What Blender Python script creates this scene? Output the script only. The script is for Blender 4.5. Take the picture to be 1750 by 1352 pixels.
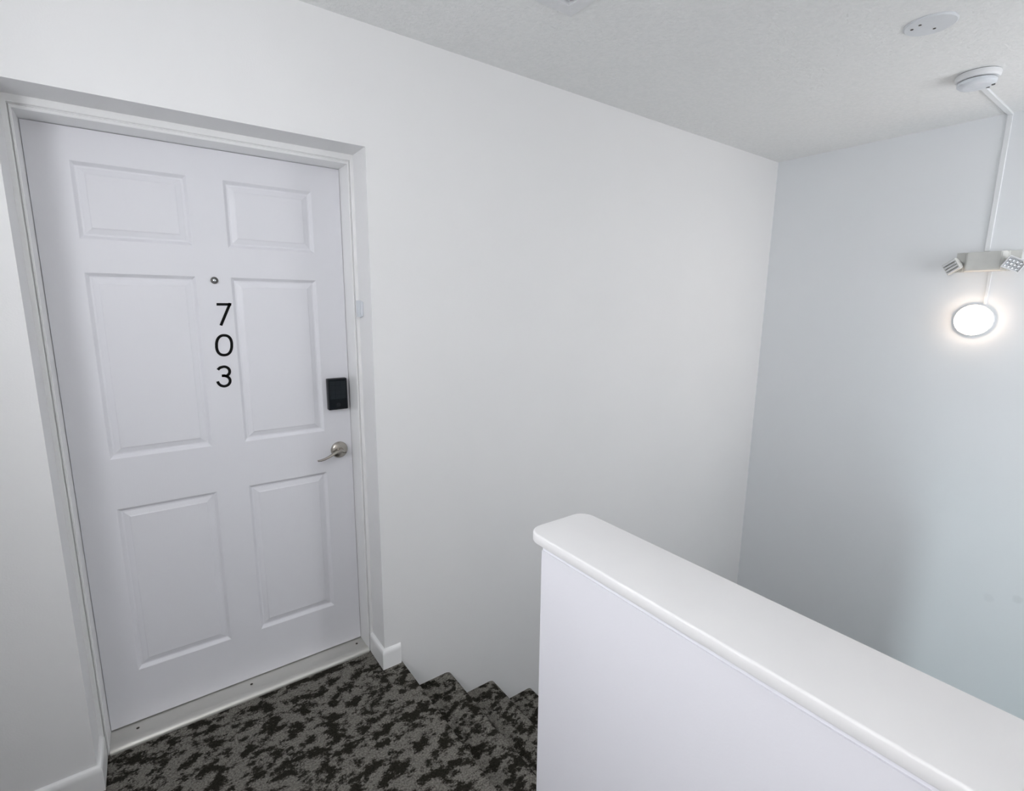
import bpy, bmesh, math
from mathutils import Vector, Matrix

S = bpy.context.scene
COL = S.collection
for o in list(bpy.data.objects):
    bpy.data.objects.remove(o)

# ------------------------------------------------------------------ camera
IMG_W, IMG_H, FOCAL_PX = 1750, 1352, 865.63
cam_data = bpy.data.cameras.new('camera')
cam = bpy.data.objects.new('camera', cam_data)
COL.objects.link(cam)
right = Vector((0.80870, -0.58810, 0.01050))
fwd = Vector((0.58020, 0.79460, -0.17900)).normalized()
right = (right - fwd * right.dot(fwd)).normalized()
up = right.cross(fwd)
cam.matrix_world = Matrix(((right.x, up.x, -fwd.x, 0.22269),
                           (right.y, up.y, -fwd.y, -1.84125),
                           (right.z, up.z, -fwd.z, 1.51696),
                           (0, 0, 0, 1)))
cam_data.sensor_fit = 'HORIZONTAL'
cam_data.sensor_width = 36.0
cam_data.lens = FOCAL_PX * 36.0 / IMG_W
cam_data.clip_start = 0.02
S.camera = cam

# ------------------------------------------------------------------ world, exposure, light levels
world = bpy.data.worlds.new('world')
S.world = world
world.use_nodes = True
world.node_tree.nodes['Background'].inputs[0].default_value = (0.75, 0.85, 1.0, 1)
world.node_tree.nodes['Background'].inputs[1].default_value = 0.3
S.view_settings.view_transform = 'Standard'
S.view_settings.look = 'None'
S.view_settings.gamma = 1.0
S.view_settings.use_curve_mapping = False
S.view_settings.exposure = 0.09

LANDING_LAMP = ((1.0, 0.90, 0.82), 10.0)    # domed wall lamp of the landing: colour, emission strength
WALL_LAMP = ((1.0, 0.77, 0.60), 27.0)        # round lamp on the stairwell wall
LOWER_WINDOW = ((0.80, 0.96, 1.0), 14.5)      # daylight window of the hall below
UPPER_FILL = ((0.965, 0.975, 1.0), 6.5)      # added glowing pane behind the viewer, brightens the stairwell wall
SIDE_FILL = ((0.950, 0.966, 1.0), 8.2)       # added glowing pane in the landing side wall, the main fill light

# ------------------------------------------------------------------ measured sizes (metres)
DOOR_Y, FRAME_Y = 0.234, 0.131        # door face and frame face behind the wall plane y = 0
OPEN_L, OPEN_R, OPEN_T = -0.02, 0.92, 2.051
DOOR_T = 2.018
CEIL = 2.444
X_L, X_R = -1.40, 3.71
X_LL = -0.42                          # side wall of the narrow landing
Y_B = -2.60
LOW = -2.72
NOSE, RUN, RISE = 0.997, 0.2415, 0.16
K_L, K_R, K_END, K_TOP = 0.852, 0.985, -1.09, 1.0303
STAIR_Y = -1.09

# ------------------------------------------------------------------ materials
def new_mat(name, color, rough=0.5, metal=0.0, spec=0.5):
    m = bpy.data.materials.new(name)
    m.use_nodes = True
    b = m.node_tree.nodes['Principled BSDF']
    b.inputs['Base Color'].default_value = (*color, 1)
    b.inputs['Roughness'].default_value = rough
    b.inputs['Metallic'].default_value = metal
    b.inputs['Specular IOR Level'].default_value = spec
    return m

def nodes_of(m):
    return m.node_tree.nodes, m.node_tree.links, m.node_tree.nodes['Principled BSDF']

def add_bump(m, scale, strength, dist, detail=3.0, stretch=(1, 1, 1), kind='noise'):
    n, l, b = nodes_of(m)
    tc = n.new('ShaderNodeTexCoord')
    mp = n.new('ShaderNodeMapping')
    mp.inputs['Scale'].default_value = stretch
    l.new(tc.outputs['Object'], mp.inputs['Vector'])
    if kind == 'noise':
        t = n.new('ShaderNodeTexNoise')
        t.inputs['Scale'].default_value = scale
        t.inputs['Detail'].default_value = detail
        out = t.outputs['Fac']
    else:
        t = n.new('ShaderNodeTexVoronoi')
        t.inputs['Scale'].default_value = scale
        out = t.outputs['Distance']
    l.new(mp.outputs['Vector'], t.inputs['Vector'])
    bp = n.new('ShaderNodeBump')
    bp.inputs['Strength'].default_value = strength
    bp.inputs['Distance'].default_value = dist
    l.new(out, bp.inputs['Height'])
    l.new(bp.outputs['Normal'], b.inputs['Normal'])
    return m

def tint_noise(m, c1, c2, scale):
    n, l, b = nodes_of(m)
    tc = n.new('ShaderNodeTexCoord')
    t = n.new('ShaderNodeTexNoise')
    t.inputs['Scale'].default_value = scale
    t.inputs['Detail'].default_value = 2
    l.new(tc.outputs['Object'], t.inputs['Vector'])
    r = n.new('ShaderNodeValToRGB')
    r.color_ramp.elements[0].position = 0.35
    r.color_ramp.elements[0].color = (*c1, 1)
    r.color_ramp.elements[1].position = 0.65
    r.color_ramp.elements[1].color = (*c2, 1)
    l.new(t.outputs['Fac'], r.inputs['Fac'])
    l.new(r.outputs['Color'], b.inputs['Base Color'])
    return m

def emit_mat(name, color, strength, base=(0.9, 0.9, 0.9)):
    m = new_mat(name, base, 0.4)
    b = m.node_tree.nodes['Principled BSDF']
    b.inputs['Emission Color'].default_value = (*color, 1)
    b.inputs['Emission Strength'].default_value = strength
    return m

M = {}
M['wall'] = add_bump(tint_noise(new_mat('wall_paint', (.8, .8, .8), 0.6), (.845, .847, .850), (.860, .861, .863), 2.0), 220, 0.12, 0.002)
M['wall_end'] = add_bump(tint_noise(new_mat('stairwell_wall_paint', (.8, .8, .8), 0.55), (.815, .840, .862), (.830, .850, .872), 2.0), 220, 0.12, 0.002)
M['ceiling'] = add_bump(tint_noise(new_mat('ceiling_texture', (.75, .76, .76), 0.9), (.850, .862, .860), (.885, .893, .891), 60), 75, 0.8, 0.006, 4.0)
M['trim'] = add_bump(new_mat('trim_gloss_paint', (.905, .91, .91), 0.26), 60, 0.03, 0.002)
M['knee'] = add_bump(tint_noise(new_mat('half_wall_paint', (.83, .83, .86), 0.5), (.835, .833, .885), (.850, .848, .898), 2.0), 200, 0.08, 0.002)
M['cap'] = add_bump(tint_noise(new_mat('cap_paint', (.84, .835, .84), 0.5, spec=.3), (.830, .825, .830), (.850, .845, .848), 8), 40, 0.02, 0.002)
M['door'] = add_bump(new_mat('door_paint', (.83, .832, .872), 0.42), 40, 0.10, 0.0012, 4.0, (6, 6, .25))
M['aluminium'] = add_bump(new_mat('brushed_aluminium', (.70, .69, .65), 0.40, 0.80), 60, 0.06, 0.001, 3.0, (1, 40, 40))
M['nickel'] = add_bump(new_mat('satin_nickel', (.46, .43, .39), 0.26, 1.0), 120, 0.04, 0.0005)
M['dark_nickel'] = add_bump(new_mat('dark_nickel', (.16, .155, .15), 0.3, 1.0), 120, 0.04, 0.0005)
M['dark_metal'] = tint_noise(new_mat('dark_screw', (.05, .045, .04), 0.4, 0.6), (.04, .036, .03), (.07, .06, .05), 300)
M['black_case'] = add_bump(new_mat('black_plastic', (.012, .014, .018), 0.35, spec=.25), 400, 0.1, 0.0003)
M['black_glass'] = tint_noise(new_mat('black_glass', (.012, .017, .022), 0.2, spec=.15), (.008, .011, .014), (.010, .013, .016), 30)
M['key_print'] = tint_noise(new_mat('key_print', (.045, .055, .065), 0.3, spec=.15), (.018, .023, .028), (.023, .029, .034), 200)
M['number'] = tint_noise(new_mat('black_number', (.004, .004, .004), 0.6, spec=.15), (.004, .004, .004), (.006, .006, .006), 50)
M['plastic'] = tint_noise(new_mat('white_plastic', (.80, .81, .83), 0.4), (.79, .80, .82), (.82, .83, .85), 40)
M['plastic_blue'] = tint_noise(new_mat('cool_white_plastic', (.74, .77, .82), 0.35), (.72, .76, .80), (.76, .79, .84), 40)
M['cover'] = tint_noise(new_mat('painted_cover', (.72, .74, .77), 0.5), (.71, .735, .765), (.73, .755, .785), 30)
M['beige'] = tint_noise(new_mat('aged_beige_plastic', (.66, .66, .63), 0.55), (.61, .615, .59), (.65, .655, .63), 20)
M['reflector'] = tint_noise(new_mat('mirror_reflector', (.75, .77, .80), 0.15, 0.9), (.72, .74, .78), (.80, .82, .84), 60)
M['raceway'] = tint_noise(new_mat('painted_raceway', (.83, .85, .86), 0.75, spec=.2), (.825, .845, .860), (.840, .858, .872), 30)
M['slot'] = tint_noise(new_mat('dark_slot', (.12, .12, .12), 0.7), (.10, .10, .10), (.14, .14, .14), 60)
M['lamp_on'] = emit_mat('lit_wall_lamp', *WALL_LAMP)
M['panel_on'] = emit_mat('lit_landing_lamp', *LANDING_LAMP)
M['day_low'] = emit_mat('daylight_pane_lower', *LOWER_WINDOW)
M['fill_side'] = emit_mat('fill_pane_side', *SIDE_FILL)
M['fill_up'] = emit_mat('fill_pane_upper', *UPPER_FILL)

# smudges on the stairwell wall (two small worn spots in the paint)
def smudge(m, spots):
    n, l, b = nodes_of(m)
    src = b.inputs['Base Color'].links[0].from_socket
    tc = n.new('ShaderNodeTexCoord')
    for (p, r, amt) in spots:
        d = n.new('ShaderNodeVectorMath'); d.operation = 'DISTANCE'
        d.inputs[1].default_value = p
        nz = n.new('ShaderNodeTexNoise'); nz.inputs['Scale'].default_value = 40
        l.new(tc.outputs['Object'], nz.inputs['Vector'])
        l.new(tc.outputs['Object'], d.inputs[0])
        ad = n.new('ShaderNodeMath'); ad.operation = 'MULTIPLY_ADD'
        l.new(nz.outputs['Fac'], ad.inputs[0]); ad.inputs[1].default_value = r * .9
        l.new(d.outputs['Value'], ad.inputs[2])
        mr = n.new('ShaderNodeMapRange')
        mr.inputs['From Min'].default_value = r * 1.1; mr.inputs['From Max'].default_value = r * 1.6
        mr.inputs['To Min'].default_value = amt; mr.inputs['To Max'].default_value = 0
        l.new(ad.outputs[0], mr.inputs['Value'])
        mx = n.new('ShaderNodeMix'); mx.data_type = 'RGBA'
        l.new(mr.outputs[0], mx.inputs['Factor'])
        l.new(src, mx.inputs['A']); mx.inputs['B'].default_value = (.45, .47, .48, 1)
        src = mx.outputs['Result']
    l.new(src, b.inputs['Base Color'])
smudge(M['wall_end'], [((3.71, -1.358, 0.012), .022, .09), ((3.71, -1.462, 0.055), .022, .14)])

def carpet_mat():
    m = new_mat('mottled_carpet', (.05, .05, .045), 1.0, spec=.05)
    n, l, b = nodes_of(m)
    geo = n.new('ShaderNodeNewGeometry')
    def noise(scale, detail, rough=.5, dist=0.0, st=(1, 1, 1)):
        mp = n.new('ShaderNodeMapping'); mp.inputs['Scale'].default_value = st
        l.new(geo.outputs['Position'], mp.inputs['Vector'])
        t = n.new('ShaderNodeTexNoise')
        t.inputs['Scale'].default_value = scale; t.inputs['Detail'].default_value = detail
        t.inputs['Roughness'].default_value = rough; t.inputs['Distortion'].default_value = dist
        l.new(mp.outputs['Vector'], t.inputs['Vector'])
        return t.outputs['Fac']
    fine = noise(165, 3, .75)
    base = noise(19, 10, .68, .10, (.85, 1.15, 1))
    jit = n.new('ShaderNodeMath'); jit.operation = 'MULTIPLY_ADD'
    l.new(fine, jit.inputs[0]); jit.inputs[1].default_value = .11
    l.new(base, jit.inputs[2])
    sub = n.new('ShaderNodeMath'); sub.operation = 'SUBTRACT'
    l.new(jit.outputs[0], sub.inputs[0]); sub.inputs[1].default_value = .055
    big = sub.outputs[0]
    r = n.new('ShaderNodeValToRGB')
    e = r.color_ramp.elements
    e[0].position = .462; e[0].color = (.0240, .0222, .0178, 1)
    e[1].position = .535; e[1].color = (.185, .175, .156, 1)
    l.new(big, r.inputs['Fac'])
    fr = n.new('ShaderNodeMapRange')
    fr.inputs['From Min'].default_value = .3; fr.inputs['From Max'].default_value = .7
    fr.inputs['To Min'].default_value = .35; fr.inputs['To Max'].default_value = 1.65
    l.new(fine, fr.inputs['Value'])
    mul = n.new('ShaderNodeVectorMath'); mul.operation = 'SCALE'
    l.new(r.outputs['Color'], mul.inputs[0]); l.new(fr.outputs[0], mul.inputs['Scale'])
    l.new(mul.outputs['Vector'], b.inputs['Base Color'])
    bp = n.new('ShaderNodeBump'); bp.inputs['Strength'].default_value = .8; bp.inputs['Distance'].default_value = .004
    l.new(fine, bp.inputs['Height']); l.new(bp.outputs['Normal'], b.inputs['Normal'])
    return m
M['carpet'] = carpet_mat()

# ------------------------------------------------------------------ mesh helpers
def link(name, bm, mat, parent=None, smooth=None, loc=None):
    """bmesh in world coordinates -> one mesh object; its origin is moved to the base of its box."""
    bmesh.ops.remove_doubles(bm, verts=bm.verts, dist=1e-6)
    bmesh.ops.recalc_face_normals(bm, faces=bm.faces)
    me = bpy.data.meshes.new(name)
    bm.to_mesh(me); bm.free()
    me.materials.append(mat)
    if smooth is not None:
        for p in me.polygons:
            p.use_smooth = True
        me.set_sharp_from_angle(angle=math.radians(smooth))
    o = bpy.data.objects.new(name, me)
    COL.objects.link(o)
    if parent:
        o.parent = parent
        o.matrix_parent_inverse = parent.matrix_world.inverted()
    return o

def tag(o, label, cat=None, kind=None, group=None):
    o['label'] = label
    if cat: o['category'] = cat
    if kind: o['kind'] = kind
    if group: o['group'] = group
    return o

def empty(name, loc):
    o = bpy.data.objects.new(name, None)
    COL.objects.link(o)
    o.location = loc
    o.empty_display_size = .05
    o.matrix_world = Matrix.Translation(loc)
    return o

def box(bm, x0, x1, y0, y1, z0, z1, bev=0.0, seg=2):
    r = bmesh.ops.create_cube(bm, size=1)
    vs = r['verts']
    for v in vs:
        v.co = Vector((x0 + (v.co.x + .5) * (x1 - x0), y0 + (v.co.y + .5) * (y1 - y0), z0 + (v.co.z + .5) * (z1 - z0)))
    if bev > 0:
        es = list({e for v in vs for e in v.link_edges})
        bmesh.ops.bevel(bm, geom=es, offset=bev, segments=seg, profile=.5, affect='EDGES')
    return bm

def prism(bm, pts, axis_pt):
    """closed polygon pts (3D list) swept by vector axis_pt."""
    a = [bm.verts.new(p) for p in pts]
    b = [bm.verts.new(Vector(p) + Vector(axis_pt)) for p in pts]
    n = len(pts)
    bm.faces.new(a); bm.faces.new(list(reversed(b)))
    for i in range(n):
        bm.faces.new((a[i], a[(i + 1) % n], b[(i + 1) % n], b[i]))
    return bm

def lathe(bm, prof, centre, axis, seg=48, cap=True):
    """prof: list of (radius, height along axis)."""
    axis = Vector(axis).normalized()
    t = Vector((0, 0, 1)) if abs(axis.z) < .9 else Vector((1, 0, 0))
    u = axis.cross(t).normalized(); w = axis.cross(u)
    c = Vector(centre)
    rings = []
    for (r, h) in prof:
        if r < 1e-6:
            rings.append([bm.verts.new(c + axis * h)])
        else:
            rings.append([bm.verts.new(c + axis * h + (u * math.cos(2 * math.pi * k / seg) + w * math.sin(2 * math.pi * k / seg)) * r) for k in range(seg)])
    for a, b in zip(rings, rings[1:]):
        for k in range(seg):
            k2 = (k + 1) % seg
            if len(a) == 1 and len(b) == 1: continue
            if len(a) == 1: bm.faces.new((a[0], b[k], b[k2]))
            elif len(b) == 1: bm.faces.new((a[k], a[k2], b[0]))
            else: bm.faces.new((a[k], a[k2], b[k2], b[k]))
    if cap:
        for rg in (rings[0], rings[-1]):
            if len(rg) > 1: bm.faces.new(rg)
    return bm

def arc(cx, cy, r, a0, a1, n):
    return [(cx + r * math.cos(math.radians(a0 + (a1 - a0) * i / n)), cy + r * math.sin(math.radians(a0 + (a1 - a0) * i / n))) for i in range(n + 1)]

# ------------------------------------------------------------------ the setting
bm = bmesh.new()   # wall with the door opening, y = 0 is its face
box(bm, X_L, OPEN_L, 0, .30, LOW, CEIL + .1)
box(bm, OPEN_R, X_R + .1, 0, .30, LOW, CEIL + .1)
box(bm, OPEN_L, OPEN_R, 0, .30, OPEN_T, CEIL + .1)
box(bm, OPEN_L, OPEN_R, 0, .30, LOW, -.25)
tag(link('wall_back', bm, M['wall']), 'white painted wall with the recessed entry door', 'wall', 'structure')

bm = bmesh.new(); box(bm, X_R, X_R + .1, Y_B, 0, LOW, CEIL + .1)
tag(link('wall_right', bm, M['wall_end']), 'cool white stairwell wall carrying the round lamp', 'wall', 'structure')

LWY0, LWY1, LWZ0, LWZ1 = -2.28, -1.45, -2.3, -0.75      # window of the hall below
bm = bmesh.new()
box(bm, X_L - .12, X_L, LWY1, .30, LOW, 0)
box(bm, X_L - .12, X_L, Y_B, LWY0, LOW, 0)
box(bm, X_L - .12, X_L, LWY0, LWY1, LWZ1, 0)
box(bm, X_L - .12, X_L, LWY0, LWY1, LOW, LWZ0)
SWY0, SWY1, SWZ0, SWZ1 = -1.65, -.80, 1.30, 2.20        # opening for the added fill pane beside the landing
box(bm, X_LL - .12, X_LL, SWY1, 0, 0, CEIL)
box(bm, X_LL - .12, X_LL, Y_B, SWY0, 0, CEIL)
box(bm, X_LL - .12, X_LL, SWY0, SWY1, SWZ1, CEIL)
box(bm, X_LL - .12, X_LL, SWY0, SWY1, 0, SWZ0)
tag(link('wall_left', bm, M['wall']), 'white side wall of the landing', 'wall', 'structure')

UWX0, UWX1, UWZ0, UWZ1 = 2.7, 3.6, 1.0, 2.0              # opening for the added fill pane behind the viewer
bm = bmesh.new()
box(bm, X_L - .12, UWX0, Y_B - .12, Y_B, LOW, CEIL + .1)
box(bm, UWX1, X_R + .1, Y_B - .12, Y_B, LOW, CEIL + .1)
box(bm, UWX0, UWX1, Y_B - .12, Y_B, UWZ1, CEIL + .1)
box(bm, UWX0, UWX1, Y_B - .12, Y_B, LOW, UWZ0)
tag(link('wall_front', bm, M['wall']), 'white wall facing the entry door', 'wall', 'structure')

bm = bmesh.new(); box(bm, X_L, X_R, Y_B, 0, CEIL, CEIL + .1)
tag(link('ceiling', bm, M['ceiling']), 'white textured ceiling above landing and stairs', 'ceiling', 'structure')

# landing floor: plan outline with the door recess, small rounded nosing towards the stairs
bm = bmesh.new()
prof = [(X_L, -.25), (X_L, 0), (NOSE - .010, 0)] + [(NOSE - .010 + .010 * math.sin(math.radians(a)), -.010 + .010 * math.cos(math.radians(a))) for a in (30, 60, 90)] + [(NOSE, -.035), (NOSE - .02, -.045), (NOSE - .02, -.25)]
prism(bm, [(x, 0, z) for x, z in prof], (0, Y_B, 0))
box(bm, OPEN_L, OPEN_R, 0, .30, -.25, 0)
tag(link('floor', bm, M['carpet'], smooth=40), 'dark mottled carpet on the landing', 'floor', 'structure')

bm = bmesh.new(); box(bm, X_L, X_R, Y_B, 0, LOW - .1, LOW)
tag(link('floor', bm, M['carpet']), 'dark mottled carpet of the hall below the stairs', 'floor', 'structure')

# half wall with its cap
bm = bmesh.new(); box(bm, K_L, K_R, Y_B, K_END, 0, K_TOP - .0175, 0)
box(bm, K_L + .003, K_R - .003, Y_B, K_END, K_TOP - .0175, K_TOP, 0)
half = tag(link('wall_half', bm, M['knee']), 'white half wall guarding the stairs with a wide rounded cap', 'half wall', 'structure')
bm = bmesh.new()
def cap_outline(inset):
    l, r, e, R_ = .837 + inset, 1.002 - inset, -1.057 - inset, .034 - inset * .5
    p = [(l, Y_B), (r, Y_B)]
    p += [(r - R_ + R_ * math.cos(math.radians(a)), e - R_ + R_ * math.sin(math.radians(a))) for a in range(0, 91, 10)]
    p += [(l + R_ + R_ * math.cos(math.radians(a)), e - R_ + R_ * math.sin(math.radians(a))) for a in range(90, 181, 10)]
    return p
layers = [(.003, K_TOP), (.001, K_TOP + .001), (0, K_TOP + .003), (0, K_TOP + .0180)] + [(.004 * (1 - math.cos(math.radians(a))), K_TOP + .0180 + .004 * math.sin(math.radians(a))) for a in (25, 50, 70, 90)]
loops = [[bm.verts.new((x, y, z)) for x, y in cap_outline(i)] for i, z in layers]
for a, b in zip(loops, loops[1:]):
    for k in range(len(a)):
        bm.faces.new((a[k], a[(k + 1) % len(a)], b[(k + 1) % len(a)], b[k]))
bm.faces.new(loops[0]); bm.faces.new(loops[-1])
link('cap', bm, M['cap'], half, smooth=35)

# stairs: first flight along the wall, half landing, second flight back
def step_profile(x_back, x_nose, z, r=.036):
    p = [(x_back, z)] + [(x_nose - r + r * math.sin(math.radians(a)), z - r + r * math.cos(math.radians(a))) for a in range(0, 121, 15)]
    p += [(x_nose - .020, z - .055), (x_nose - .020, z - RISE - .02), (x_back, z - RISE - .02)]
    return p
stairs = tag(empty('stairs', (NOSE, -.5, -1.28)), 'carpeted stair flight going down along the white wall', 'stairs')
me = None
for k in range(1, 8):
    if me is None:
        bm = bmesh.new()
        prism(bm, [(x, -.001, z) for x, z in step_profile(NOSE - .019, NOSE + RUN, -RISE)], (0, STAIR_Y + .002, 0))
        o = link('step', bm, M['carpet'], stairs, smooth=40); me = o.data
    else:
        o = bpy.data.objects.new('step', me); COL.objects.link(o)
        o.parent = stairs; o.matrix_parent_inverse = stairs.matrix_world.inverted()
        o.location = ((k - 1) * RUN, 0, -(k - 1) * RISE)
xe = NOSE + 7 * RUN
bm = bmesh.new(); box(bm, xe - .018, X_R, Y_B, 0, -8 * RISE - .2, -8 * RISE)
tag(link('half_landing', bm, M['carpet']), 'carpeted half landing at the foot of the upper stairs', 'landing')
low = tag(empty('stairs', (xe, -1.8, LOW)), 'lower carpeted stair flight below the half landing', 'stairs')
lm = None
for k in range(1, 8):
    z = -8 * RISE - k * RISE
    if lm is None:
        bm = bmesh.new()
        p = [(2 * xe - .04 - x - RUN + RUN, zz) for x, zz in step_profile(xe - .020, xe + RUN, z)]
        prism(bm, [(x, -1.211, zz) for x, zz in p], (0, Y_B + 1.212, 0))
        o = link('step', bm, M['carpet'], low, smooth=40); lm = o.data
    else:
        o = bpy.data.objects.new('step', lm); COL.objects.link(o)
        o.parent = low; o.matrix_parent_inverse = low.matrix_world.inverted()
        o.location = (-(k - 1) * RUN, 0, -(k - 1) * RISE)
bm = bmesh.new(); box(bm, K_L, 2.66, STAIR_Y - .12, STAIR_Y, LOW, -.26)
box(bm, NOSE, 2.66, STAIR_Y - .12, STAIR_Y, -.26, -.02)
tag(link('wall_spine', bm, M['wall']), 'white wall between the two stair flights', 'wall', 'structure')

# glowing panes: daylight of the hall below; side and rear ones added as fill
def window(name, o0, o1, axis, mat, label):
    w = tag(empty(name, ((o0[0] + o1[0]) / 2, (o0[1] + o1[1]) / 2, o0[2])), label, 'window', 'structure')
    bm = bmesh.new(); box(bm, o0[0], o1[0], o0[1], o1[1], o0[2], o1[2])
    link('pane', bm, mat, w)
    bm = bmesh.new()
    t = .045
    e = [(o0[0], o1[0]), (o0[1], o1[1]), (o0[2], o1[2])]
    h = 1 if axis == 'x' else 0
    d = 0 if axis == 'x' else 1
    dep = (e[d][0] - .015, e[d][1] + .03)
    for (ha, hb, za, zb) in ((e[h][0], e[h][0] + t, e[2][0], e[2][1]), (e[h][1] - t, e[h][1], e[2][0], e[2][1]),
                             (e[h][0] + t, e[h][1] - t, e[2][0], e[2][0] + t), (e[h][0] + t, e[h][1] - t, e[2][1] - t, e[2][1])):
        if axis == 'x': box(bm, dep[0], dep[1], ha, hb, za, zb)
        else: box(bm, ha, hb, dep[0], dep[1], za, zb)
    link('window_frame', bm, M['trim'], w)
window('window_1', (X_L - .07, LWY0, LWZ0), (X_L - .06, LWY1, LWZ1), 'x', M['day_low'], 'daylight window in the hall below the landing')
window('fill_window_3', (X_LL - .07, SWY0, SWZ0), (X_LL - .06, SWY1, SWZ1), 'x', M['fill_side'], 'added glowing fill window in the side wall of the landing')
window('fill_window_2', (UWX0, Y_B - .07, UWZ0), (UWX1, Y_B - .06, UWZ1), 'y', M['fill_up'], 'added glowing fill window in the stairwell wall facing the door')

# ------------------------------------------------------------------ baseboards
def baseboard_profile(t=.014, h=.087):
    return [(0, 0), (t, 0), (t, h - .022)] + [(.002 + (t - .002) * math.cos(math.radians(a)), h - .018 + .018 * math.sin(math.radians(a))) for a in (0, 22, 45, 67, 90)] + [(0, h)]
def baseboard(name, path, label):
    """path: plan points along the wall face with outward offsets (x, y, ox, oy)."""
    bm = bmesh.new()
    rings = []
    for (x, y, ox, oy) in path:
        rings.append([bm.verts.new((x + ox * d, y + oy * d, z)) for d, z in baseboard_profile()])
    for a, b in zip(rings, rings[1:]):
        n = len(a)
        for i in range(n):
            bm.faces.new((a[i], a[(i + 1) % n], b[(i + 1) % n], b[i]))
    bm.faces.new(rings[0]); bm.faces.new(list(reversed(rings[-1])))
    return tag(link(name, bm, M['trim'], smooth=35), label, 'baseboard', 'structure')
baseboard('baseboard_right', [(OPEN_R, FRAME_Y, -1, 0), (OPEN_R, 0, -1, -1), (.982, 0, 0, -1), (.9885, 0, 0, -.85), (.991, 0, 0, -.35)], 'short white baseboard wrapping the wall corner by the stairs')
baseboard('baseboard_left', [(OPEN_L, FRAME_Y, 1, 0), (OPEN_L, 0, 1, -1), (X_LL, 0, 0, -1)], 'white baseboard on the wall at the hinge side of the door')

# ------------------------------------------------------------------ door frame
frame = tag(empty('trim_1', (.45, FRAME_Y, 0)), 'white stepped frame around the entry door', 'door frame', 'structure')
P = [(0, .25), (0, .131), (.0175, .131), (.0195, .1325), (.0200, .1385), (.0215, .1400), (.0225, .1395), (.0235, .1365), (.0250, .1350), (.0310, .1350), (.0330, .1370), (.0330, .25)]
def frame_piece(name, fa, fb):
    bm = bmesh.new()
    a = [bm.verts.new(fa(w, y)) for w, y in P]; b = [bm.verts.new(fb(w, y)) for w, y in P]
    n = len(P)
    for i in range(n):
        bm.faces.new((a[i], a[(i + 1) % n], b[(i + 1) % n], b[i]))
    bm.faces.new(a); bm.faces.new(list(reversed(b)))
    return link(name, bm, M['trim'], frame, smooth=30)
SX = .02 / .033
TL = lambda w, y: (OPEN_L + w * SX, y, OPEN_T - w)
TR = lambda w, y: (OPEN_R - w * SX, y, OPEN_T - w)
frame_piece('jamb', lambda w, y: (OPEN_L + w * SX, y, 0), TL)
frame_piece('head', TL, TR)
frame_piece('jamb', lambda w, y: (OPEN_R - w * SX, y, 0), TR)

# ------------------------------------------------------------------ door
door = tag(empty('door_1', (.45, DOOR_Y, .012)), 'white six panel entry door numbered 703', 'door', 'structure')
XC = [.0015, .098, .393, .498, .791, .8985]
ZC = [.0160, .213, .821, .995, 1.597, 1.698, 1.923, 2.0165]
PANELS = [(c, r) for c in (1, 3) for r in (1, 3, 5)]
bm = bmesh.new()
for i in range(5):
    for j in range(7):
        if (i, j) in PANELS: continue
        bm.faces.new([bm.verts.new(p) for p in ((XC[i], DOOR_Y, ZC[j]), (XC[i + 1], DOOR_Y, ZC[j]), (XC[i + 1], DOOR_Y, ZC[j + 1]), (XC[i], DOOR_Y, ZC[j + 1]))])
x0, x1, z0, z1, yb = XC[0], XC[-1], ZC[0], ZC[-1], DOOR_Y + .044
for q in (((x0, yb, z0), (x1, yb, z0), (x1, yb, z1), (x0, yb, z1)), ((x0, DOOR_Y, z0), (x0, yb, z0), (x0, yb, z1), (x0, DOOR_Y, z1)),
          ((x1, DOOR_Y, z0), (x1, yb, z0), (x1, yb, z1), (x1, DOOR_Y, z1)), ((x0, DOOR_Y, z0), (x1, DOOR_Y, z0), (x1, yb, z0), (x0, yb, z0)),
          ((x0, DOOR_Y, z1), (x1, DOOR_Y, z1), (x1, yb, z1), (x0, yb, z1))):
    bm.faces.new([bm.verts.new(p) for p in q])
slab = link('door_slab', bm, M['door'], door)
PROF = [(0, 0), (.0015, .0008), (.0095, .0095), (.0115, .0108), (.0165, .0108), (.0180, .0100), (.0320, .0055), (.0345, .0038), (.0355, .0036)]
for (c, r) in PANELS:
    xa, xb, za, zb = XC[c], XC[c + 1], ZC[r], ZC[r + 1]
    bm = bmesh.new()
    rings = [[bm.verts.new(p) for p in ((xa + t, DOOR_Y + d, za + t), (xb - t, DOOR_Y + d, za + t), (xb - t, DOOR_Y + d, zb - t), (xa + t, DOOR_Y + d, zb - t))] for t, d in PROF]
    for a, b in zip(rings, rings[1:]):
        for k in range(4):
            bm.faces.new((a[k], a[(k + 1) % 4], b[(k + 1) % 4], b[k]))
    bm.faces.new(rings[-1])
    link('panel', bm, M['door'], door)

# peephole
bm = bmesh.new(); lathe(bm, [(.0120, .001), (.0120, -.003), (.0115, -.0045), (.0085, -.0050), (.0075, -.0030), (.0070, .0005)], (.447, DOOR_Y, 1.585), (0, 1, 0), 32)
ph = link('peephole', bm, M['dark_nickel'], door, smooth=40)
bm = bmesh.new(); lathe(bm, [(.0066, 0), (.0066, -.0015), (.0045, -.0032), (0, -.0040)], (.447, DOOR_Y, 1.585), (0, 1, 0), 24)
tag(link('lens', bm, M['reflector'], ph, smooth=60), 'small glass lens of the peephole')

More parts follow.
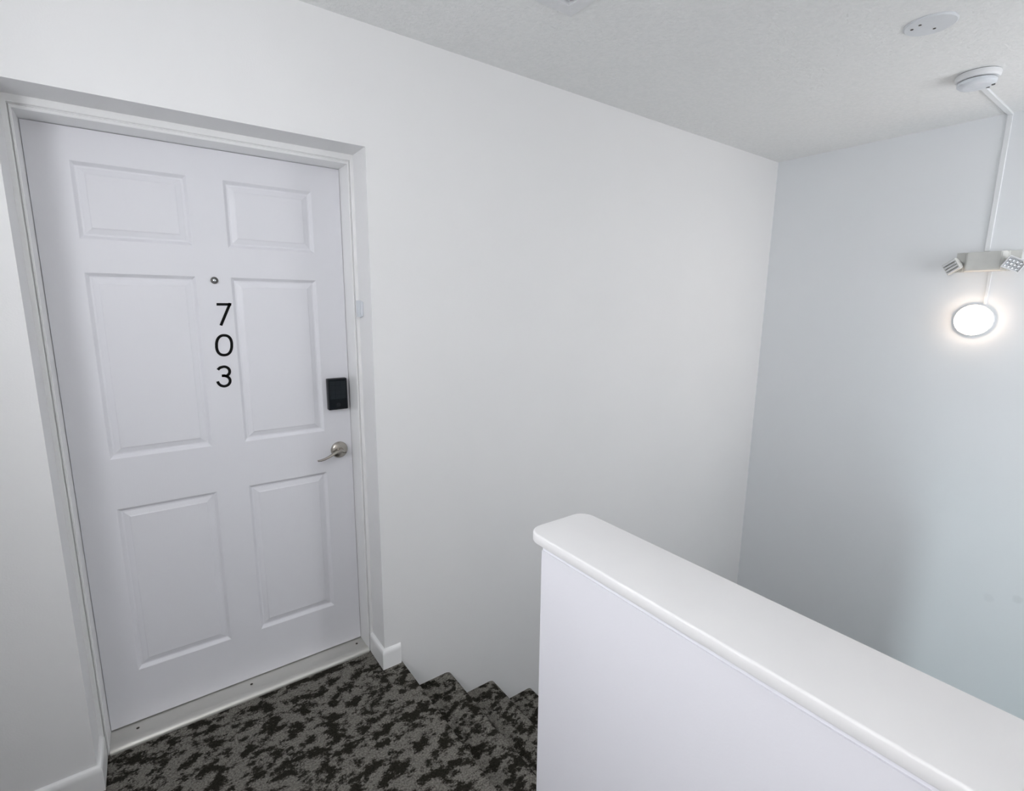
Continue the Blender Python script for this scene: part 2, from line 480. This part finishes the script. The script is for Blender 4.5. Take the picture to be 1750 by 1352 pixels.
# the number 7 0 3, standing one above the other
def ribbon(bm, pts, w, closed=False):
    n = len(pts)
    L, Rr = [], []
    for i in range(n):
        if closed: a, b = pts[i - 1], pts[(i + 1) % n]
        else: a, b = pts[max(i - 1, 0)], pts[min(i + 1, n - 1)]
        t = Vector((b[0] - a[0], b[1] - a[1])).normalized()
        k = 1.0
        if 0 < i < n - 1 or closed:
            p0, p1 = pts[i - 1], pts[(i + 1) % n]
            t1 = Vector((pts[i][0] - p0[0], pts[i][1] - p0[1])).normalized()
            k = 1 / max(.35, t1.dot(t))
        nn = Vector((-t.y, t.x)) * (w / 2 * k)
        L.append((pts[i][0] + nn.x, pts[i][1] + nn.y)); Rr.append((pts[i][0] - nn.x, pts[i][1] - nn.y))
    return L, Rr
def digit(strokes, centre, w, turn=0.0, tilt=4.6, dep=.0012):
    ca, sa = math.cos(math.radians(tilt)), math.sin(math.radians(tilt))
    cb, sb = math.cos(math.radians(turn)), math.sin(math.radians(turn))
    bm = bmesh.new()
    def P3(p, y): return (centre[0] + p[0] * cb + p[1] * sa, y, centre[1] - p[0] * sb + p[1] * ca)
    for pts, closed in strokes:
        L, Rr = ribbon(bm, pts, w, closed)
        n = len(L)
        f = [[bm.verts.new(P3(p, DOOR_Y - dep)) for p in s] for s in (L, Rr)]
        g = [[bm.verts.new(P3(p, DOOR_Y)) for p in s] for s in (L, Rr)]
        for i in range(n if closed else n - 1):
            j = (i + 1) % n
            bm.faces.new((f[0][i], f[0][j], f[1][j], f[1][i]))
            bm.faces.new((f[0][i], f[0][j], g[0][j], g[0][i]))
            bm.faces.new((f[1][i], f[1][j], g[1][j], g[1][i]))
        if not closed:
            for i in (0, n - 1): bm.faces.new((f[0][i], f[1][i], g[1][i], g[0][i]))
    return link('digit', bm, M['number'], door)
SW, HH = .0092, .0394
tag(digit([([(-.0235, HH - SW / 2), (.0225, HH - SW / 2)], False), ([(.0190, HH), (-.0100, -HH)], False)], (.4675, 1.468), SW), 'black digit 7 on the door')
zero = []
for k in range(56):
    a = 2 * math.pi * k / 56
    c_, s_ = math.cos(a), math.sin(a)
    zero.append((math.copysign(abs(c_) ** .86, c_) * (.0285 - SW / 2), math.copysign(abs(s_) ** .86, s_) * (HH + .0005 - SW / 2)))
tag(digit([(zero, True)], (.459, 1.3585), SW, 2.0), 'black digit 0 on the door')
h2 = HH - SW / 2
three = [(-.0195, h2 - .0115), (-.0165, h2 - .0075), (-.0125, h2 - .0035)] + [(x, z) for x, z in arc(.0005, h2 - .0175, .0175, 100, -72, 14)] + [(.0020, .0022), (-.0070, .0020)]
tri2 = [(-.0060, .0020), (.0020, .0018)] + arc(.0005, h2 * 0 - .0172, .0190, 72, -100, 14) + [(-.0095, -h2 + .0012), (-.0150, -h2 + .0060), (-.0185, -h2 + .0115), (-.0200, -h2 + .0165)]
tag(digit([(three, False), (tri2, False)], (.4495, 1.247), SW, 4.0), 'black digit 3 on the door')

# electronic keypad lock
lock = tag(empty('keypad_lock', (.847, DOOR_Y, 1.077)), 'black keypad lock')
lock.parent = door; lock.matrix_parent_inverse = door.matrix_world.inverted()
bm = bmesh.new(); box(bm, .806, .884, DOOR_Y - .026, DOOR_Y, 1.083, 1.211, .004, 3)
link('lock_case', bm, M['black_case'], lock, smooth=40)
bm = bmesh.new(); box(bm, .811, .879, DOOR_Y - .0275, DOOR_Y - .025, 1.088, 1.206, .001, 1)
link('touch_screen', bm, M['black_glass'], lock)
key_me = None
for r in range(4):
    for c in range(3):
        kx, kz = .8235 + c * .0215, 1.192 - r * .0185
        if key_me is None:
            bm = bmesh.new(); box(bm, -.0100, .0100, -.0003, .0003, -.0086, .0086)
            k = link('key', bm, M['key_print'], lock); key_me = k.data
        else:
            k = bpy.data.objects.new('key', key_me); COL.objects.link(k)
            k.parent = lock; k.matrix_parent_inverse = lock.matrix_world.inverted()
        k.location = (kx, DOOR_Y - .0277, kz)
bm = bmesh.new(); lathe(bm, [(.0085, 0), (.0085, -.001), (.006, -.0018), (0, -.002)], (.845, DOOR_Y - .0274, 1.103), (0, 1, 0), 24)
link('lock_button', bm, M['black_case'], lock, smooth=40)

# lever handle
hd = tag(empty('lever_handle', (.845, DOOR_Y, .873)), 'satin nickel lever handle')
hd.parent = door; hd.matrix_parent_inverse = door.matrix_world.inverted()
bm = bmesh.new(); lathe(bm, [(.0345, .0), (.0345, -.004), (.0325, -.0085), (.0270, -.0125), (.0180, -.0150), (.0125, -.0160), (.0115, -.0300), (.0105, -.034), (0, -.035)], (.8455, DOOR_Y, .908), (0, 1, 0), 48)
link('rose', bm, M['nickel'], hd, smooth=45)
bm = bmesh.new()
lev = [(.8575, .9045, .0075, .009), (.850, .9085, .0080, .0095), (.838, .9115, .0068, .0085), (.824, .9085, .0058, .0078), (.808, .9005, .0052, .0072), (.792, .8925, .0048, .0068), (.776, .8865, .0046, .0064), (.761, .8835, .0044, .0060), (.7485, .8835, .0034, .0048)]
rings = []
for i, (x, z, hz, hy) in enumerate(lev):
    a, b = lev[max(i - 1, 0)], lev[min(i + 1, len(lev) - 1)]
    t = Vector((b[0] - a[0], 0, b[1] - a[1])).normalized()
    nn = Vector((-t.z, 0, t.x))
    yc = DOOR_Y - .037 + .004 * (i / 8.0) ** 2
    rings.append([bm.verts.new(Vector((x, yc, z)) + nn * hz * math.cos(2 * math.pi * k / 12) + Vector((0, 1, 0)) * hy * math.sin(2 * math.pi * k / 12)) for k in range(12)])
for a, b in zip(rings, rings[1:]):
    for k in range(12): bm.faces.new((a[k], a[(k + 1) % 12], b[(k + 1) % 12], b[k]))
bm.faces.new(rings[0]); bm.faces.new(rings[-1])
lv = link('lever', bm, M['nickel'], hd, smooth=60)
bm = bmesh.new(); lathe(bm, [(.0032, 0), (.0032, -.0008), (0, -.001)], (.8575, DOOR_Y - .0450, .9045), (0, 1, 0), 16)
link('key_hole', bm, M['dark_metal'], hd)

# ------------------------------------------------------------------ threshold
th = tag(empty('door_threshold', (.45, .18, 0)), 'brushed aluminium threshold strip with three screws under the door', 'threshold')
bm = bmesh.new()
tp = [(.250, 0), (.250, .0125), (.168, .0125), (.163, .0150), (.157, .0168), (.150, .0176), (.143, .0170), (.137, .0148), (.132, .0108), (.1290, .0055), (.128, 0)]
prism(bm, [(.0005, y, z) for y, z in tp], (.8990, 0, 0))
link('strip', bm, M['aluminium'], th, smooth=50)
sm = None
for x in (.077, .443, .868):
    if sm is None:
        bm = bmesh.new(); lathe(bm, [(.0052, 0), (.0048, .0012), (.002, .0018), (0, .0018)], (0, 0, 0), (0, 0, 1), 16)
        o = link('screw', bm, M['dark_metal'], th, smooth=40); sm = o.data
    else:
        o = bpy.data.objects.new('screw', sm); COL.objects.link(o); o.parent = th; o.matrix_parent_inverse = th.matrix_world.inverted()
    o.location = (x, .200, .0122)

# ------------------------------------------------------------------ small sensor on the door frame
sn = tag(empty('door_sensor', (OPEN_R, .12, 1.456)), 'tiny white plastic sensor stuck beside the door frame', 'sensor')
bm = bmesh.new(); box(bm, OPEN_R - .013, OPEN_R, .098, .1295, 1.458, 1.522, .003, 2)
link('sensor_case', bm, M['plastic_blue'], sn, smooth=40)
bm = bmesh.new(); box(bm, OPEN_R - .009, OPEN_R, .083, .0945, 1.462, 1.518, .0025, 2)
link('magnet', bm, M['plastic_blue'], sn, smooth=40)

# ------------------------------------------------------------------ ceiling things
# square vent whose far corner shows
vent = tag(empty('ceiling_vent', (1.304, -.606, CEIL - .02)), 'white square ceiling vent with mitred corners', 'vent')
vx, vy, vs = 1.304, -.606, .15
def sq_ring(bm, prof):
    rings = [[bm.verts.new((vx + sx * h, vy + sy * h, z)) for sx, sy in ((-1, -1), (1, -1), (1, 1), (-1, 1))] for h, z in prof]
    for a, b in zip(rings, rings[1:] + rings[:1]):
        for k in range(4): bm.faces.new((a[k], a[(k + 1) % 4], b[(k + 1) % 4], b[k]))
bm = bmesh.new(); sq_ring(bm, [(vs, CEIL), (vs, CEIL - .006), (vs - .004, CEIL - .008), (vs - .062, CEIL - .020), (vs - .062, CEIL)])
link('vent_frame', bm, M['plastic'], vent)
for k in range(3):
    h = vs - .072 - k * .018
    bm = bmesh.new(); sq_ring(bm, [(h, CEIL - .006), (h + .006, CEIL - .008), (h - .010, CEIL - .020), (h - .012, CEIL - .018)])
    link('louvre', bm, M['plastic'], vent)
bm = bmesh.new(); box(bm, vx - .025, vx + .025, vy - .025, vy + .025, CEIL - .018, CEIL, .003, 1)
link('centre_plate', bm, M['plastic'], vent)

# blank round cover plate with three screws
cv = tag(empty('cover_plate', (2.44, -1.137, CEIL)), 'flat round blank cover plate with three screws on ceiling', 'cover plate')
bm = bmesh.new(); lathe(bm, [(.073, 0), (.073, -.003), (.069, -.006), (0, -.0065)], (2.44, -1.137, CEIL), (0, 0, 1), 48)
link('plate', bm, M['cover'], cv, smooth=30)
sm = None
for (u, v) in ((2.421, -1.092), (2.408, -1.118), (2.470, -1.140)):
    if sm is None:
        bm = bmesh.new(); lathe(bm, [(.0045, 0), (.0045, -.0015), (0, -.0022)], (0, 0, 0), (0, 0, 1), 14)
        o = link('screw', bm, M['dark_metal'], cv, smooth=40); sm = o.data
    else:
        o = bpy.data.objects.new('screw', sm); COL.objects.link(o); o.parent = cv; o.matrix_parent_inverse = cv.matrix_world.inverted()
    o.location = (u, v, CEIL - .0058)

# smoke detector
SD = (3.045, -1.131, CEIL)
sd = tag(empty('smoke_detector', SD), 'white round smoke detector on the ceiling', 'smoke detector')
bm = bmesh.new(); lathe(bm, [(.071, -.002), (.072, -.006), (.071, -.018), (.066, -.024), (.060, -.025), (0, -.025)], SD, (0, 0, 1), 56)
link('base', bm, M['plastic'], sd, smooth=35)
bm = bmesh.new(); lathe(bm, [(.069, 0), (.069, -.0025)], SD, (0, 0, 1), 56)
link('gap_ring', bm, M['slot'], sd)
bm = bmesh.new(); lathe(bm, [(.058, -.024), (.058, -.029)], SD, (0, 0, 1), 56)
link('gap_ring', bm, M['slot'], sd)
bm = bmesh.new(); lathe(bm, [(.061, -.028), (.063, -.032), (.062, -.040), (.055, -.047), (.040, -.050), (0, -.051)], SD, (0, 0, 1), 56)
cvr = link('cover', bm, M['plastic_blue'], sd, smooth=35)
for (u, v, r) in ((.018, -.048, .006), (.036, -.028, .006)):
    bm = bmesh.new(); lathe(bm, [(r, -.046), (r, -.0505), (0, -.0512)], (SD[0] + u, SD[1] + v, SD[2]), (0, 0, 1), 16)
    link('test_button', bm, M['slot'], cvr)

# surface raceway: ceiling piece, wall piece, short piece down to the lamp
rw = tag(empty('cable_raceway', (X_R, -1.11, CEIL)), 'white cable raceway from smoke detector down to the emergency light', 'cable raceway')
bm = bmesh.new(); box(bm, SD[0] + .074, X_R - .009, -1.123, -1.101, CEIL - .010, CEIL, .002, 1)
link('ceiling_channel', bm, M['raceway'], rw)
bm = bmesh.new(); box(bm, X_R - .008, X_R, -1.123, -1.101, 1.799, CEIL, .003, 2)
link('wall_channel', bm, M['raceway'], rw)
bm = bmesh.new(); box(bm, X_R - .006, X_R, -1.145, -1.133, 1.537, 1.699, .0015, 1)
tag(link('cable_channel', bm, M['raceway']), 'short thin white cable channel between emergency light and round lamp', 'cable channel')

# ------------------------------------------------------------------ emergency light on the stairwell wall
em = tag(empty('emergency_light', (X_R, -1.115, 1.70)), 'beige emergency light with two swivel heads above the round lamp', 'emergency light')
bm = bmesh.new()
A = [(-1.245, 1.700), (-1.000, 1.700), (-1.000, 1.797), (-1.245, 1.797)]
B = [(-1.182, 1.705), (-1.050, 1.705), (-1.050, 1.794), (-1.182, 1.794)]
r0 = [bm.verts.new((X_R, y, z)) for y, z in A]; r1 = [bm.verts.new((X_R - .018, y, z)) for y, z in A]
r2 = [bm.verts.new((X_R - .022, y, z)) for y, z in [(-1.200, 1.701), (-1.034, 1.701), (-1.034, 1.796), (-1.200, 1.796)]]
r3 = [bm.verts.new((X_R - .062, y, z)) for y, z in B]
for a, b in ((r0, r1), (r1, r2), (r2, r3)):
    for k in range(4): bm.faces.new((a[k], a[(k + 1) % 4], b[(k + 1) % 4], b[k]))
bm.faces.new(r0); bm.faces.new(r3)
bmesh.ops.bevel(bm, geom=[e for e in bm.edges if all(v in r3 or v in r2 for v in e.verts)], offset=.004, segments=2, affect='EDGES')
link('housing', bm, M['beige'], em, smooth=30)
def lamp_head(loc, facing, roll, ribs):
    f = Vector(facing).normalized(); u = Vector((0, 0, 1)); s = u.cross(f).normalized(); u = f.cross(s)
    c, n = math.cos(math.radians(roll)), math.sin(math.radians(roll))
    s, u = s * c + u * n, u * c - s * n
    T = Matrix(((s.x, f.x, u.x, loc[0]), (s.y, f.y, u.y, loc[1]), (s.z, f.z, u.z, loc[2]), (0, 0, 0, 1)))
    def put(bm):
        bmesh.ops.transform(bm, matrix=T, verts=bm.verts); return bm
    W_, H_ = .037, .030
    bm = bmesh.new()
    back = [bm.verts.new((a * W_ * .62, -.034, b * H_ * .62)) for a, b in ((-1, -1), (1, -1), (1, 1), (-1, 1))]
    mid = [bm.verts.new((a * W_, -.006, b * H_)) for a, b in ((-1, -1), (1, -1), (1, 1), (-1, 1))]
    fro = [bm.verts.new((a * W_, .006, b * H_)) for a, b in ((-1, -1), (1, -1), (1, 1), (-1, 1))]
    inn = [bm.verts.new((a * (W_ - .004), .006, b * (H_ - .004))) for a, b in ((-1, -1), (1, -1), (1, 1), (-1, 1))]
    dep = [bm.verts.new((a * (W_ - .006), -.002, b * (H_ - .006))) for a, b in ((-1, -1), (1, -1), (1, 1), (-1, 1))]
    for a, b in ((back, mid), (mid, fro), (fro, inn), (inn, dep)):
        for k in range(4): bm.faces.new((a[k], a[(k + 1) % 4], b[(k + 1) % 4], b[k]))
    bm.faces.new(back); bm.faces.new(dep)
    h = link('lamp_head', put(bm), M['beige'] if ribs else M['plastic'], em)
    if ribs:
        for k in range(4):
            bm = bmesh.new(); z = -.0225 + .015 * k
            box(bm, -W_ + .002, W_ - .002, -.0015, .0085, z - .0045, z + .0045, .002, 1)
            link('rib', put(bm), M['plastic'], h)
    else:
        for i in range(4):
            for j in range(3):
                bm = bmesh.new()
                lathe(bm, [(.0070, .0035), (.0062, .0030), (.0030, -.0010), (0, -.0015)], ((i - 1.5) * .0155, 0, (j - 1) * .0155), (0, 1, 0), 12, cap=False)
                link('reflector_cup', put(bm), M['reflector'], h, smooth=50)
    bm = bmesh.new(); lathe(bm, [(.013, -.034), (.013, -.052), (.010, -.056)], (0, 0, 0), (0, 1, 0), 20)
    link('swivel', put(bm), M['beige'], h, smooth=40)
lamp_head((X_R - .066, -.998, 1.727), (-.86, .42, -.28), 27, True)
lamp_head((X_R - .068, -1.232, 1.728), (-.92, -.25, -.28), -27, False)

# ------------------------------------------------------------------ round wall lamp
WL = (X_R, -1.106, 1.457)
wl = tag(empty('wall_lamp', WL), 'lit round white wall lamp below the emergency light', 'wall lamp')
bm = bmesh.new(); lathe(bm, [(.0795, 0), (.0795, .011), (.078, .014), (.0750, .014), (.0740, .010)], WL, (-1, 0, 0), 64)
link('lamp_base', bm, M['plastic'], wl, smooth=40)
bm = bmesh.new(); lathe(bm, [(.0732, .010), (.0732, .015), (.0695, .024), (.0600, .0320), (.0450, .0385), (.0240, .0425), (0, .0440)], WL, (-1, 0, 0), 64)
link('diffuser', bm, M['lamp_on'], wl, smooth=50)

# ------------------------------------------------------------------ domed wall lamp of the landing (behind the viewer)
CL = (.13, Y_B, 1.72)
cl = tag(empty('wall_lamp', CL), 'large domed wall lamp on the wall facing the entry door', 'wall lamp')
bm = bmesh.new(); lathe(bm, [(.150, 0), (.150, .018), (.145, .024), (.138, .026)], CL, (0, 1, 0), 64)
link('lamp_base', bm, M['plastic'], cl, smooth=40)
bm = bmesh.new(); lathe(bm, [(.137, .025)] + [(.137 * math.cos(math.radians(a)), .025 + .075 * math.sin(math.radians(a))) for a in (15, 30, 45, 60, 75)] + [(0, .100)], CL, (0, 1, 0), 48)
link('diffuser', bm, M['panel_on'], cl, smooth=60)
